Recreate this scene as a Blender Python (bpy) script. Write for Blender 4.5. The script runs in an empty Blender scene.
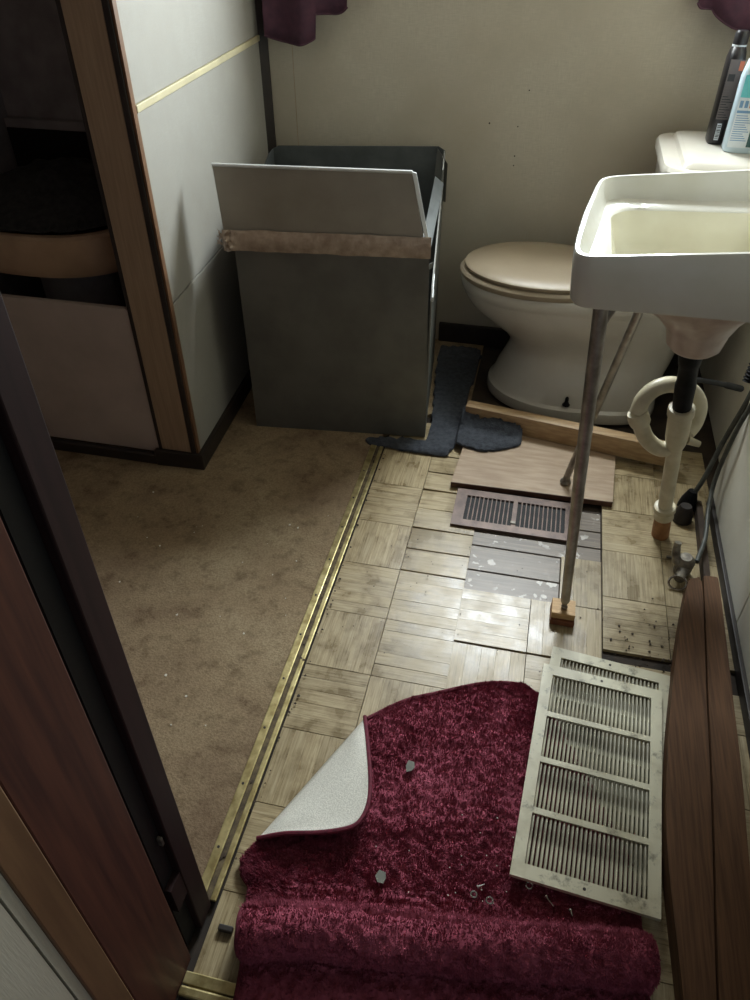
import bpy, bmesh, math, random
import numpy as np
from mathutils import Vector, Matrix, noise as mnoise
random.seed(7); rng = np.random.default_rng(7)
PI = math.pi
S = bpy.context.scene
COL = S.collection

# ------------------------------------------------------------------ camera
cam = bpy.data.cameras.new('camera'); co = bpy.data.objects.new('camera', cam); COL.objects.link(co)
cam.sensor_fit = 'HORIZONTAL'; cam.sensor_width = 36.0; cam.lens = 36.0; cam.clip_start = 0.02
R3 = Matrix(((0.97532367, -0.14033895, 0.17043685),
             (0.2207648, 0.62893608, -0.74545443),
             (-0.00257759, 0.7646858, 0.64439815)))
co.matrix_world = Matrix.Translation((0, 0, 1.35)) @ R3.to_4x4()
S.camera = co

# ------------------------------------------------------------------ world, daylight, exposure
w = bpy.data.worlds.new('world'); S.world = w; w.use_nodes = True
w.node_tree.nodes['Background'].inputs[0].default_value = (0.80, 0.91, 1.0, 1)
w.node_tree.nodes['Background'].inputs[1].default_value = 0.25
al = bpy.data.lights.new('window_daylight', 'AREA'); al.shape = 'RECTANGLE'
al.size = 0.62; al.size_y = 0.52; al.energy = 74.0; al.color = (0.90, 0.97, 1.0)
lo = bpy.data.objects.new('window_daylight', al); COL.objects.link(lo)
lo.location = (0.0, 2.612, 1.53); lo.rotation_euler = (math.radians(-90), 0, 0)
S.view_settings.view_transform = 'Standard'; S.view_settings.look = 'None'
S.view_settings.exposure = 0.0; S.view_settings.gamma = 1.0
S.view_settings.use_curve_mapping = False

# ------------------------------------------------------------------ materials
def newmat(name):
    m = bpy.data.materials.new(name); m.use_nodes = True
    nt = m.node_tree; b = nt.nodes['Principled BSDF']
    return m, nt, b
def N(nt, t, **k):
    n = nt.nodes.new(t)
    for a, v in k.items(): setattr(n, a, v)
    return n
def srgb(r, g, b):
    f = lambda c: (c/255/12.92) if c/255 <= .04045 else ((c/255+.055)/1.055)**2.4
    return (f(r), f(g), f(b), 1)
def ramp(nt, fac, stops):
    r = N(nt, 'ShaderNodeValToRGB'); e = r.color_ramp.elements
    while len(e) < len(stops): e.new(.5)
    for i, (p, c) in enumerate(stops): e[i].position = p; e[i].color = c
    nt.links.new(fac, r.inputs[0]); return r.outputs[0]
def coords(nt, scale=(1, 1, 1), rand=False):
    t = N(nt, 'ShaderNodeTexCoord'); mp = N(nt, 'ShaderNodeMapping'); mp.inputs['Scale'].default_value = scale
    nt.links.new(t.outputs['Object'], mp.inputs['Vector'])
    if rand:
        oi = N(nt, 'ShaderNodeObjectInfo'); mu = N(nt, 'ShaderNodeMath', operation='MULTIPLY'); mu.inputs[1].default_value = 37.0
        nt.links.new(oi.outputs['Random'], mu.inputs[0]); cb = N(nt, 'ShaderNodeCombineXYZ')
        for i in range(3): nt.links.new(mu.outputs[0], cb.inputs[i])
        nt.links.new(cb.outputs[0], mp.inputs['Location'])
    return mp.outputs[0]
def noise(nt, vec, scale, detail=4, rough=.55, dist=0):
    n = N(nt, 'ShaderNodeTexNoise'); n.inputs['Scale'].default_value = scale; n.inputs['Detail'].default_value = detail
    n.inputs['Roughness'].default_value = rough; n.inputs['Distortion'].default_value = dist
    nt.links.new(vec, n.inputs['Vector']); return n.outputs['Fac']
def bump(nt, b, h, strength=.3, dist=.002):
    bp = N(nt, 'ShaderNodeBump'); bp.inputs['Strength'].default_value = strength; bp.inputs['Distance'].default_value = dist
    nt.links.new(h, bp.inputs['Height']); nt.links.new(bp.outputs[0], b.inputs['Normal'])
def mix(nt, fac, a, bcol):
    m = N(nt, 'ShaderNodeMix', data_type='RGBA')
    if hasattr(fac, 'is_linked') or hasattr(fac, 'links'): nt.links.new(fac, m.inputs[0])
    else: m.inputs[0].default_value = fac
    for v, i in ((a, 6), (bcol, 7)):
        if isinstance(v, tuple): m.inputs[i].default_value = v
        else: nt.links.new(v, m.inputs[i])
    return m.outputs[2]
def simple(name, c1, c2=None, rough=.5, metal=0., nscale=12, lo_=.35, hi=.65, bs=0., bscale=60, bdist=.001, stretch=(1, 1, 1), rand=False, spec=.5, detail=5):
    m, nt, b = newmat(name)
    b.inputs['Roughness'].default_value = rough; b.inputs['Metallic'].default_value = metal
    b.inputs['Specular IOR Level'].default_value = spec
    v = coords(nt, stretch, rand)
    if c2 is None: c2 = tuple(x*.8 for x in c1[:3])+(1,)
    n = noise(nt, v, nscale, detail)
    nt.links.new(ramp(nt, n, [(lo_, c2), (hi, c1)]), b.inputs['Base Color'])
    if bs: bump(nt, b, noise(nt, v, bscale, 3), bs, bdist)
    return m
M = {}
# linen-look wall covering
def wallmat(name, c1, c2, stain):
    m, nt, b = newmat(name); b.inputs['Roughness'].default_value = .75
    v = coords(nt); v1 = coords(nt, (40, 40, 500)); v2 = coords(nt, (500, 500, 30))
    a = noise(nt, v1, 1, 2); d = noise(nt, v2, 1, 2); s = noise(nt, v, 3.0, 6, .6)
    base = ramp(nt, s, [(.3, stain), (.62, c1)])
    ad = N(nt, 'ShaderNodeMath', operation='ADD'); nt.links.new(a, ad.inputs[0]); nt.links.new(d, ad.inputs[1])
    f = ramp(nt, ad.outputs[0], [(.75, (0, 0, 0, 1)), (1.2, (1, 1, 1, 1))]) if False else None
    mr = N(nt, 'ShaderNodeMapRange'); mr.inputs[1].default_value = .7; mr.inputs[2].default_value = 1.3; nt.links.new(ad.outputs[0], mr.inputs[0])
    nt.links.new(mix(nt, mr.outputs[0], base, c2), b.inputs['Base Color'])
    bump(nt, b, ad.outputs[0], .25, .0008)
    return m
M['wallpaper'] = wallmat('linen_wallpaper', srgb(196, 190, 174), srgb(178, 172, 156), srgb(170, 160, 140))
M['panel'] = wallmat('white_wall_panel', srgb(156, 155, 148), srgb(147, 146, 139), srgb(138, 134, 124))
M['rightwall'] = wallmat('right_wall_panel', srgb(205, 203, 190), srgb(195, 192, 178), srgb(178, 172, 152))
M['cream'] = simple('cream_batten', srgb(200, 192, 158), rough=.5)
M['tan'] = simple('tan_wood', srgb(168, 146, 120), srgb(150, 129, 105), rough=.5, nscale=6, stretch=(30, 30, 1.2))
M['lowpanel'] = simple('pinkish_panel', srgb(186, 174, 164), srgb(168, 156, 146), rough=.6, nscale=5)
M['dark'] = simple('dark_brown_trim', srgb(48, 40, 34), srgb(34, 29, 26), rough=.55)
M['alcove'] = simple('alcove_dark', srgb(165, 165, 165), srgb(140, 140, 140), rough=.8)
M['edgebrown'] = simple('edge_brown', srgb(112, 82, 58), rough=.5)
M['ceiling'] = simple('ceiling_wood', srgb(120, 104, 86), rough=.8)
M['white_paint'] = simple('window_paint', srgb(225, 225, 220), rough=.4)
M['carpet'] = None
def carpetmat():
    m, nt, b = newmat('worn_brown_carpet'); b.inputs['Roughness'].default_value = .95; b.inputs['Specular IOR Level'].default_value = .15
    v = coords(nt)
    n1 = noise(nt, v, 2.6, 7, .62, .4); n2 = noise(nt, v, 22, 5, .7); n3 = noise(nt, v, 220, 3, .6)
    c = ramp(nt, n1, [(.33, srgb(124, 104, 84)), (.5, srgb(150, 132, 106)), (.68, srgb(168, 152, 124))])
    d = ramp(nt, n2, [(.34, srgb(120, 96, 76)), (.5, (1, 1, 1, 1))])
    mm = N(nt, 'ShaderNodeMix', data_type='RGBA', blend_type='MULTIPLY'); mm.inputs[0].default_value = .4
    nt.links.new(c, mm.inputs[6]); nt.links.new(d, mm.inputs[7])
    e = ramp(nt, n3, [(.35, (.62, .6, .56, 1)), (.62, (1, 1, 1, 1))])
    m2 = N(nt, 'ShaderNodeMix', data_type='RGBA', blend_type='MULTIPLY'); m2.inputs[0].default_value = .7
    nt.links.new(mm.outputs[2], m2.inputs[6]); nt.links.new(e, m2.inputs[7])
    nt.links.new(m2.outputs[2], b.inputs['Base Color'])
    bump(nt, b, n3, .6, .003)
    return m
M['carpet'] = carpetmat()
def parquetmat():
    m, nt, b = newmat('parquet_oak')
    v = coords(nt, (1, 1, 1), True); g = coords(nt, (2.5, 60, 20), True)
    gr = noise(nt, g, 4, 6, .68, .25); pa = noise(nt, v, 14, 5, .6)
    oi = N(nt, 'ShaderNodeObjectInfo')
    c = ramp(nt, gr, [(.30, srgb(112, 94, 64)), (.42, srgb(156, 140, 106)), (.55, srgb(174, 158, 124)), (.72, srgb(190, 176, 144))])
    hv = N(nt, 'ShaderNodeHueSaturation'); mr = N(nt, 'ShaderNodeMapRange'); mr.inputs[3].default_value = .9; mr.inputs[4].default_value = 1.04
    nt.links.new(oi.outputs['Random'], mr.inputs[0]); nt.links.new(mr.outputs[0], hv.inputs['Value']); nt.links.new(c, hv.inputs['Color'])
    d = ramp(nt, pa, [(.36, srgb(112, 92, 62)), (.52, (1, 1, 1, 1))])
    mm = N(nt, 'ShaderNodeMix', data_type='RGBA', blend_type='MULTIPLY'); mm.inputs[0].default_value = .42
    nt.links.new(hv.outputs[0], mm.inputs[6]); nt.links.new(d, mm.inputs[7])
    nt.links.new(mm.outputs[2], b.inputs['Base Color'])
    r = N(nt, 'ShaderNodeMapRange'); r.inputs[1].default_value = .35; r.inputs[2].default_value = .65; r.inputs[3].default_value = .25; r.inputs[4].default_value = .45; b.inputs['Coat Weight'].default_value = .08; b.inputs['Specular IOR Level'].default_value = .38; b.inputs['Coat Roughness'].default_value = .22; nt.links.new(pa, r.inputs[0])
    nt.links.new(r.outputs[0], b.inputs['Roughness'])
    bump(nt, b, gr, .3, .0008)
    return m
M['parquet'] = parquetmat()
def greyplank():
    m, nt, b = newmat('painted_grey_plank'); b.inputs['Roughness'].default_value = .42
    v = coords(nt, (1, 1, 1), True); g = coords(nt, (3, 60, 20), True)
    gr = noise(nt, g, 3, 5); sp = noise(nt, v, 45, 2, .4); s2 = noise(nt, v, 9, 2)
    c = ramp(nt, gr, [(.3, srgb(92, 82, 70)), (.65, srgb(128, 116, 102))])
    mu = N(nt, 'ShaderNodeMath', operation='MULTIPLY'); nt.links.new(ramp(nt, sp, [(.60, (0, 0, 0, 1)), (.63, (1, 1, 1, 1))]), mu.inputs[0])
    nt.links.new(ramp(nt, s2, [(.45, (0, 0, 0, 1)), (.55, (1, 1, 1, 1))]), mu.inputs[1])
    nt.links.new(mix(nt, mu.outputs[0], c, srgb(196, 192, 184)), b.inputs['Base Color'])
    return m
M['greyplank'] = greyplank()
M['subfloor'] = simple('dark_subfloor', srgb(58, 46, 34), srgb(36, 29, 22), rough=.8, nscale=20)
M['brass'] = simple('tarnished_brass', srgb(216, 203, 150), srgb(164, 148, 100), rough=.32, metal=.75, nscale=40, bs=.3, bscale=120)
M['brassdirt'] = simple('brass_channel_dirt', srgb(110, 96, 68), srgb(62, 50, 36), rough=.8, nscale=60)
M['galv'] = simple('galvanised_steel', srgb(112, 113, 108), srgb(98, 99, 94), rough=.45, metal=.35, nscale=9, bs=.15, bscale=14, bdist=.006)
M['galv_flap'] = simple('lit_galvanised_flap', srgb(172, 168, 156), srgb(146, 142, 130), rough=.38, metal=.35, nscale=5, lo_=.3, hi=.7)  # same steel as the box, lightened to paint in light off the floor
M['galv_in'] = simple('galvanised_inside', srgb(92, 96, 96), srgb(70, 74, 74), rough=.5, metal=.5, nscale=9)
M['galvedge'] = simple('window_lit_edge', srgb(222, 226, 226), rough=.35, metal=.2)  # near-white colour paints in the window light that sheet edges catch
M['tape'] = simple('crinkled_tape', srgb(184, 166, 148), srgb(150, 132, 116), rough=.22, nscale=30, bs=.5, bscale=70, bdist=.003)
M['porcelain'] = simple('white_porcelain', srgb(202, 199, 190), srgb(192, 188, 177), rough=.16, nscale=5, spec=.5)
M['sinkporc'] = simple('white_enamel', srgb(222, 223, 218), srgb(212, 212, 202), rough=.16, nscale=6)
M['basinporc'] = simple('sink_basin_enamel', srgb(228, 226, 208), srgb(218, 214, 194), rough=.22, nscale=9)
M['boss'] = simple('stained_underside', srgb(206, 190, 178), srgb(172, 148, 134), rough=.3, nscale=14)
M['seat'] = simple('ivory_plastic', srgb(156, 143, 122), srgb(148, 135, 115), rough=.42, nscale=6)
M['chrome'] = simple('aged_chrome', srgb(176, 170, 162), srgb(136, 130, 122), rough=.32, metal=.6, nscale=30)
M['blackpipe'] = simple('black_pipe', srgb(26, 26, 28), srgb(14, 14, 16), rough=.5, spec=.15, nscale=40, bs=.4, bscale=50)
M['pvc'] = simple('cream_pvc', srgb(214, 206, 180), srgb(186, 176, 146), rough=.38, nscale=16)
M['terracotta'] = simple('brown_collar', srgb(170, 122, 78), srgb(136, 94, 58), rough=.6, nscale=30)
M['hose'] = simple('grey_hose', srgb(74, 76, 70), srgb(52, 54, 50), rough=.5, nscale=60)
M['oldmetal'] = simple('oxidised_valve', srgb(150, 144, 132), srgb(92, 86, 78), rough=.5, metal=.5, nscale=50)
M['ply'] = simple('plywood', srgb(172, 152, 128), srgb(150, 128, 104), rough=.55, nscale=5, stretch=(2, 14, 8))
M['plyedge'] = simple('plywood_edge', srgb(96, 64, 48), srgb(70, 46, 36), rough=.6, nscale=30)
M['pine'] = simple('pine_lumber', srgb(180, 154, 116), srgb(154, 126, 92), rough=.5, nscale=4, stretch=(2, 30, 30))
M['redwood'] = simple('reddish_board', srgb(104, 75, 52), srgb(80, 57, 39), rough=.65, spec=.2, nscale=5, stretch=(40, 1.5, 20), bs=.2, bscale=8)
M['jamb'] = simple('stained_jamb', srgb(84, 50, 38), srgb(60, 34, 28), rough=.55, spec=.3, nscale=4, stretch=(20, 20, 1))
M['maroon'] = simple('maroon_jamb_edge', srgb(44, 27, 27), srgb(34, 21, 21), rough=.6, spec=.2, nscale=4, stretch=(20, 20, 1))
M['jambtan'] = simple('tan_jamb_casing', srgb(112, 84, 58), srgb(94, 69, 47), rough=.45, nscale=4, stretch=(20, 20, 1))
M['black'] = simple('black_slot', srgb(14, 14, 16), srgb(9, 9, 10), rough=.7)
M['grille'] = simple('cream_grille_paint', srgb(204, 200, 174), srgb(168, 160, 132), rough=.4, nscale=16, lo_=.28, hi=.5)
M['grilleslat'] = simple('dusty_grille_slat', srgb(196, 192, 168), srgb(120, 116, 100), rough=.42, nscale=14, lo_=.36, hi=.6)
def dirty(m):
    nt = m.node_tree; b = nt.nodes['Principled BSDF']; src = b.inputs['Base Color'].links[0].from_socket
    v = coords(nt); n = noise(nt, v, 34, 6, .7); d = ramp(nt, n, [(.34, (0.1, .1, .1, 1)), (.44, (1, 1, 1, 1))])
    mm = N(nt, 'ShaderNodeMix', data_type='RGBA', blend_type='MULTIPLY'); mm.inputs[0].default_value = .6
    nt.links.new(src, mm.inputs[6]); nt.links.new(d, mm.inputs[7]); nt.links.new(mm.outputs[2], b.inputs['Base Color'])
dirty(M['grille']); dirty(M['grilleslat'])
M['register'] = simple('brown_register', srgb(112, 92, 82), srgb(84, 68, 62), rough=.45, metal=.2, nscale=30)
M['rugback'] = simple('rug_latex_backing', srgb(226, 225, 214), srgb(198, 197, 186), rough=.8, nscale=420, lo_=.4, hi=.6, bs=.5, bscale=420, bdist=.001)
M['hem'] = simple('rug_hem', srgb(112, 34, 54), srgb(86, 24, 42), rough=.8, nscale=150)
def rugmat():
    m, nt, b = newmat('burgundy_pile'); b.inputs['Roughness'].default_value = .85; b.inputs['Specular IOR Level'].default_value = .05
    b.inputs['Sheen Weight'].default_value = .06; b.inputs['Sheen Roughness'].default_value = .4; b.inputs['Sheen Tint'].default_value = srgb(220, 120, 150)
    v = coords(nt); n1 = noise(nt, v, 9, 4); n2 = noise(nt, v, 140, 3)
    c = ramp(nt, n1, [(.3, srgb(144, 70, 86)), (.7, srgb(168, 90, 108))])
    d = ramp(nt, n2, [(.3, (.7, .7, .7, 1)), (.65, (1, 1, 1, 1))])
    mm = N(nt, 'ShaderNodeMix', data_type='RGBA', blend_type='MULTIPLY'); mm.inputs[0].default_value = 1
    nt.links.new(c, mm.inputs[6]); nt.links.new(d, mm.inputs[7]); nt.links.new(mm.outputs[2], b.inputs['Base Color'])
    return m
M['rug'] = rugmat()
M['curtain'] = simple('burgundy_curtain', srgb(84, 50, 66), srgb(70, 42, 58), rough=.8, nscale=40)
M['mat'] = simple('blue_grey_bath_mat', srgb(70, 75, 82), srgb(48, 52, 60), rough=.95, nscale=70, bs=1, bscale=300, bdist=.004)
M['block'] = simple('raw_wood_block', srgb(204, 170, 122), srgb(180, 144, 98), rough=.6, nscale=8, stretch=(4, 30, 30))
M['blockdark'] = simple('wood_block_dark', srgb(128, 78, 50), srgb(98, 58, 38), rough=.6)
M['flake'] = simple('grey_flake', srgb(120, 122, 112), srgb(96, 98, 90), rough=.7)
M['crumb'] = simple('pale_crumb', srgb(220, 216, 204), rough=.7)
M['chip'] = simple('dark_chip', srgb(70, 54, 40), srgb(46, 36, 28), rough=.8)
M['steel'] = simple('bright_steel', srgb(200, 198, 192), rough=.25, metal=.9)
M['tub'] = simple('beige_tub', srgb(176, 150, 122), srgb(158, 134, 108), rough=.4)
M['cloth'] = simple('dark_cloth', srgb(52, 52, 50), srgb(34, 34, 34), rough=.95, nscale=60)
M['blackplastic'] = simple('black_bottle_plastic', srgb(30, 28, 32), srgb(22, 20, 24), rough=.35)
M['greylabel'] = simple('grey_print', srgb(98, 88, 86), rough=.4)
M['whitelabel'] = simple('white_label', srgb(214, 222, 228), rough=.4)
M['teal'] = simple('teal_label', srgb(96, 190, 196), srgb(70, 164, 176), rough=.35, nscale=20)
M['bluelabel'] = simple('blue_print', srgb(110, 150, 190), rough=.4)
M['orange'] = simple('orange_print', srgb(206, 110, 70), rough=.4)
M['greendark'] = simple('dark_teal_label', srgb(54, 92, 92), rough=.4)
M['clear'] = simple('pale_plastic', srgb(196, 214, 224), rough=.25)
def glassmat():
    m, nt, b = newmat('window_glass'); b.inputs['Transmission Weight'].default_value = 1; b.inputs['Roughness'].default_value = .02; b.inputs['IOR'].default_value = 1.1
    return m
M['glass'] = glassmat()

# ------------------------------------------------------------------ mesh helpers
def box(bm, x0, x1, y0, y1, z0, z1, bev=0.0):
    vs = [bm.verts.new((x, y, z)) for z in (z0, z1) for y in (y0, y1) for x in (x0, x1)]
    fs = [(0, 2, 3, 1), (4, 5, 7, 6), (0, 1, 5, 4), (2, 6, 7, 3), (0, 4, 6, 2), (1, 3, 7, 5)]
    faces = [bm.faces.new([vs[i] for i in f]) for f in fs]
    if bev:
        es = set(e for f in faces for e in f.edges)
        bmesh.ops.bevel(bm, geom=list(es), offset=bev, segments=2, affect='EDGES', profile=.5)
    return vs
def B(x0, x1, y0, y1, z0, z1, bev=0.0):
    bm = bmesh.new(); box(bm, x0, x1, y0, y1, z0, z1, bev); return bm
def prism(bm, pts, z0, z1, bev=0.0, axis='z'):
    f = (lambda a, b_, c: (a, b_, c)) if axis == 'z' else ((lambda a, b_, c: (c, a, b_)) if axis == 'x' else (lambda a, b_, c: (a, c, b_)))
    lo_ = [bm.verts.new(f(p[0], p[1], z0)) for p in pts]; hi = [bm.verts.new(f(p[0], p[1], z1)) for p in pts]
    n = len(pts); fs = [bm.faces.new(lo_[::-1]), bm.faces.new(hi)]
    for i in range(n): fs.append(bm.faces.new((lo_[i], lo_[(i+1) % n], hi[(i+1) % n], hi[i])))
    if bev:
        es = [e for e in set(e for f_ in fs for e in f_.edges)]
        bmesh.ops.bevel(bm, geom=es, offset=bev, segments=2, affect='EDGES', profile=.5)
def catmull(pts, n=8):
    P = [Vector(p) for p in pts]; P = [P[0]*2-P[1]] + P + [P[-1]*2-P[-2]]; out = []
    for i in range(1, len(P)-2):
        for k in range(n):
            t = k/n; a, b_, c, d = P[i-1], P[i], P[i+1], P[i+2]
            out.append(.5*((2*b_)+(c-a)*t+(2*a-5*b_+4*c-d)*t*t+(3*b_-a-3*c+d)*t**3))
    out.append(P[-2]); return out
def tube(bm, pts, r, seg=12, cap=True):
    P = [Vector(p) for p in pts]; rs = r if isinstance(r, (list, tuple)) else [r]*len(P)
    rings = []; up = None
    for i, p in enumerate(P):
        t = (P[min(i+1, len(P)-1)]-P[max(i-1, 0)]).normalized()
        if up is None:
            up = Vector((0, 0, 1)) if abs(t.z) < .9 else Vector((1, 0, 0))
        u = (up-t*up.dot(t)).normalized(); v = t.cross(u); up = u
        rings.append([bm.verts.new(p+(u*math.cos(2*PI*k/seg)+v*math.sin(2*PI*k/seg))*rs[i]) for k in range(seg)])
    for a, b_ in zip(rings, rings[1:]):
        for k in range(seg): bm.faces.new((a[k], a[(k+1) % seg], b_[(k+1) % seg], b_[k]))
    if cap: bm.faces.new(rings[0][::-1]); bm.faces.new(rings[-1])
def loft(bm, rings, cap0=True, cap1=True):
    R = [[bm.verts.new(p) for p in r] for r in rings]; n = len(R[0])
    for a, b_ in zip(R, R[1:]):
        for k in range(n): bm.faces.new((a[k], a[(k+1) % n], b_[(k+1) % n], b_[k]))
    if cap0: bm.faces.new(R[0][::-1])
    if cap1: bm.faces.new(R[-1])
def grid(bm, P):  # P[i][j] -> 3d point
    V = [[bm.verts.new(p) for p in row] for row in P]
    for i in range(len(V)-1):
        for j in range(len(V[0])-1):
            bm.faces.new((V[i][j], V[i+1][j], V[i+1][j+1], V[i][j+1]))
def obj(name, bm, mat, parent=None, smooth=False, local=False, kind=None, label=None):
    me = bpy.data.meshes.new(name)
    bmesh.ops.recalc_face_normals(bm, faces=bm.faces[:])
    bm.to_mesh(me); bm.free()
    me.materials.append(M[mat] if isinstance(mat, str) else mat)
    if smooth:
        me.polygons.foreach_set('use_smooth', [True]*len(me.polygons))
        try: me.set_sharp_from_angle(angle=math.radians(38))
        except Exception: pass
    o = bpy.data.objects.new(name, me); COL.objects.link(o)
    if parent is not None: par(o, parent, local)
    if kind: o['kind'] = kind
    if label: o['label'] = label
    return o
ROOTLOC = {}
def par(o, parent, local=False):
    o.parent = parent
    if not local:
        loc = Vector((0, 0, 0)); p = parent
        while p is not None: loc += p.location; p = p.parent
        # children carry world coordinates in their mesh
        if parent.type == 'EMPTY': o.matrix_parent_inverse = Matrix.Translation(-parent.location)
def thing(name, label, cat, loc=(0, 0, 0), rot=(0, 0, 0), group=None):
    o = bpy.data.objects.new(name, None); COL.objects.link(o); o.empty_display_size = .05
    o.location = loc; o.rotation_euler = rot; o['label'] = label; o['category'] = cat
    if group: o['group'] = group
    return o
def tag(o, label, cat, group=None):
    o['label'] = label; o['category'] = cat
    if group: o['group'] = group
    return o
def struct(name, bm, mat, parent=None, smooth=False, label=None, cat=None):
    o = obj(name, bm, mat, parent, smooth)
    if parent is None:
        o['kind'] = 'structure'
        if label: o['label'] = label
        if cat: o['category'] = cat
    return o

# ------------------------------------------------------------------ room shell
YB = 2.522; ZC = 2.15
struct('floor', B(-1.65, .95, -2.2, 2.7, -.05, -.009), 'subfloor', label='parquet floor over a dark worn subfloor', cat='floor')
FLOOR = bpy.data.objects['floor']
cp = bmesh.new(); prism(cp, [(-1.62, .2), (-.424, .2), (-.424, 1.0), (-.41, 1.86), (-.30, 2.0), (-.16, 2.1), (-.16, 2.52), (-1.62, 2.52)], -.009, .003)
struct('floor_carpet', cp, 'carpet', label='worn dirty brown carpet left of the brass strip', cat='carpet')
# back wall with the window opening above the frame
WX0, WX1, WZ0, WZ1 = -.32, .32, 1.26, 1.80
bm = bmesh.new()
box(bm, -1.65, WX0, YB, YB+.12, 0, ZC); box(bm, WX1, .75, YB, YB+.12, 0, ZC)
box(bm, WX0, WX1, YB, YB+.12, 0, WZ0); box(bm, WX0, WX1, YB, YB+.12, WZ1, ZC)
struct('wall_back', bm, 'wallpaper', label='stained beige linen-textured wall behind the toilet', cat='wall')
bm = bmesh.new(); box(bm, WX0-.04, WX1+.04, YB-.02, YB+.0, WZ0-.05, WZ0); box(bm, WX0-.04, WX1+.04, YB-.02, YB, WZ1, WZ1+.04)
box(bm, WX0-.04, WX0, YB-.02, YB, WZ0, WZ1); box(bm, WX1, WX1+.04, YB-.02, YB, WZ0, WZ1)
win = struct('window_1', bm, 'white_paint', label='white framed window above the toilet between the curtains', cat='window')
obj('pane', B(WX0, WX1, YB+.106, YB+.11, WZ0, WZ1), 'glass', win)
obj('sash_bar', B(WX0, WX1, YB+.098, YB+.105, 1.58, 1.61), 'white_paint', win)
# tiny nail holes of the back wall are in its own loose relief
for (x, z, r) in ((-.103, .845, .002), (-.125, .745, .002), (-.125, .66, .0022), (-.125, .632, .002), (-.212, .75, .0025)):
    bm = bmesh.new(); tube(bm, [(x, YB-.002, z), (x, YB+.003, z)], r, 8); obj('nail_hole', bm, 'dark', bpy.data.objects['wall_back'])
obj('wallpaper_seam', B(-.832, -.8305, YB-.0006, YB+.002, .56, 1.1), 'tub', bpy.data.objects['wall_back'])
struct('ceiling', B(-1.65, .95, -1.2, 2.6, ZC, ZC+.05), 'ceiling', label='ceiling above the bathroom', cat='ceiling')
# right wall: a near panel and a recessed far part
struct('wall_right', B(.60, .68, 1.76, YB, 0, ZC), 'rightwall', label='beige wall behind the sink drain, recessed part', cat='wall')
bm = bmesh.new(); box(bm, .558, .68, .2, 1.76, 0, ZC)
wr = struct('wall_right_near', bm, 'rightwall', label='pale wall panels beside the reddish boards', cat='wall')
obj('panel', B(.552, .56, 1.284, 1.758, .012, ZC-.01, .0015), 'rightwall', wr)
obj('panel', B(.552, .56, .2, 1.279, .012, ZC-.01, .0015), 'rightwall', wr)
struct('baseboard_right', B(.541, .5515, .3, 1.745, .001, .035, .002), 'dark', label='dark low strip at the foot of the right wall', cat='baseboard')
# left partition (side of the alcove), slightly askew
def lx(y): return -.888-(y-1.6)*.0455
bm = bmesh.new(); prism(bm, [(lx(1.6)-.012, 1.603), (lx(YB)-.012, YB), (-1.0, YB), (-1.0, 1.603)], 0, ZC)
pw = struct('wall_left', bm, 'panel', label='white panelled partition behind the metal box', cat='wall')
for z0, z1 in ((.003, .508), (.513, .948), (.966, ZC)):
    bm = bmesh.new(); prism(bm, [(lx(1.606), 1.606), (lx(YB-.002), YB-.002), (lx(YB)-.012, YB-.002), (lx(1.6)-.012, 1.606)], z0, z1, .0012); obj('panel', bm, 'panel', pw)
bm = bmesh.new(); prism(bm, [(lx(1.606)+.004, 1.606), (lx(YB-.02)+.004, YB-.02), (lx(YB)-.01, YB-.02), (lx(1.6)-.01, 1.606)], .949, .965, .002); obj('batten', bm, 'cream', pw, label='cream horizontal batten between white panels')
bm = bmesh.new(); prism(bm, [(lx(YB)-.003, YB-.001), (lx(YB)-.003, YB-.03), (lx(YB)+.023, YB-.012), (lx(YB)+.023, YB-.001)], .04, ZC, .002)
struct('trim_1', bm, 'dark', label='dark corner strip between partition and back wall', cat='trim')
bm = bmesh.new(); prism(bm, [(lx(1.59)+.001, 1.592), (lx(2.5)+.001, 2.5), (lx(2.5)+.014, 2.5), (lx(1.59)+.014, 1.582), (-1.02, 1.575), (-1.02, 1.592)], .001, .055, .003)
struct('baseboard_left', bm, 'dark', label='dark baseboard wrapping the partition corner', cat='baseboard')
struct('baseboard_alcove', B(-1.6, -1.021, 1.578, 1.594, .001, .036, .003), 'dark', label='dark baseboard under the pinkish alcove panel', cat='baseboard')
struct('baseboard_back', B(-.33, .58, YB-.014, YB-.001, .001, .075, .003), 'dark', label='dark baseboard on the back wall beside the toilet', cat='baseboard')
# face frame of the alcove
fr = bmesh.new(); box(fr, -.999, -.909, 1.588, 1.602, .056, ZC-.01, .002)
tr = struct('trim_2', fr, 'tan', label='tan wooden upright of the alcove opening', cat='trim')
obj('dark_edge', B(-.9085, -.893, 1.586, 1.605, .056, ZC-.01, .002), 'dark', tr)
obj('thin_edge', B(-.8925, -.886, 1.589, 1.6055, .056, ZC-.01, .001), 'edgebrown', tr)
obj('dark_edge', B(-1.011, -.9995, 1.59, 1.606, .037, ZC-.01, .002), 'dark', tr)
al_ = struct('wall_alcove', B(-1.6, -1.012, 1.596, 1.612, .037, .488, .002), 'lowpanel', label='pinkish low panel below the dark alcove opening', cat='wall')
struct('wall_alcove_back', B(-1.62, -1.001, 2.16, 2.2, 0, ZC), 'alcove', label='dark back of the alcove', cat='wall')
struct('wall_alcove_left', B(-1.66, -1.62, .2, 2.7, 0, ZC), 'alcove', label='dark left wall of the alcove', cat='wall')
bm = bmesh.new(); box(bm, -1.012, -1.0005, 1.607, 2.16, 0.004, ZC-.02); struct('wall_alcove_side', bm, 'alcove', label='dark inner side of the partition', cat='wall')
struct('wall_front', B(-1.65, -.53, .3, .44, 0, ZC), 'jamb', label='wall beside the door jamb', cat='wall')

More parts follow.
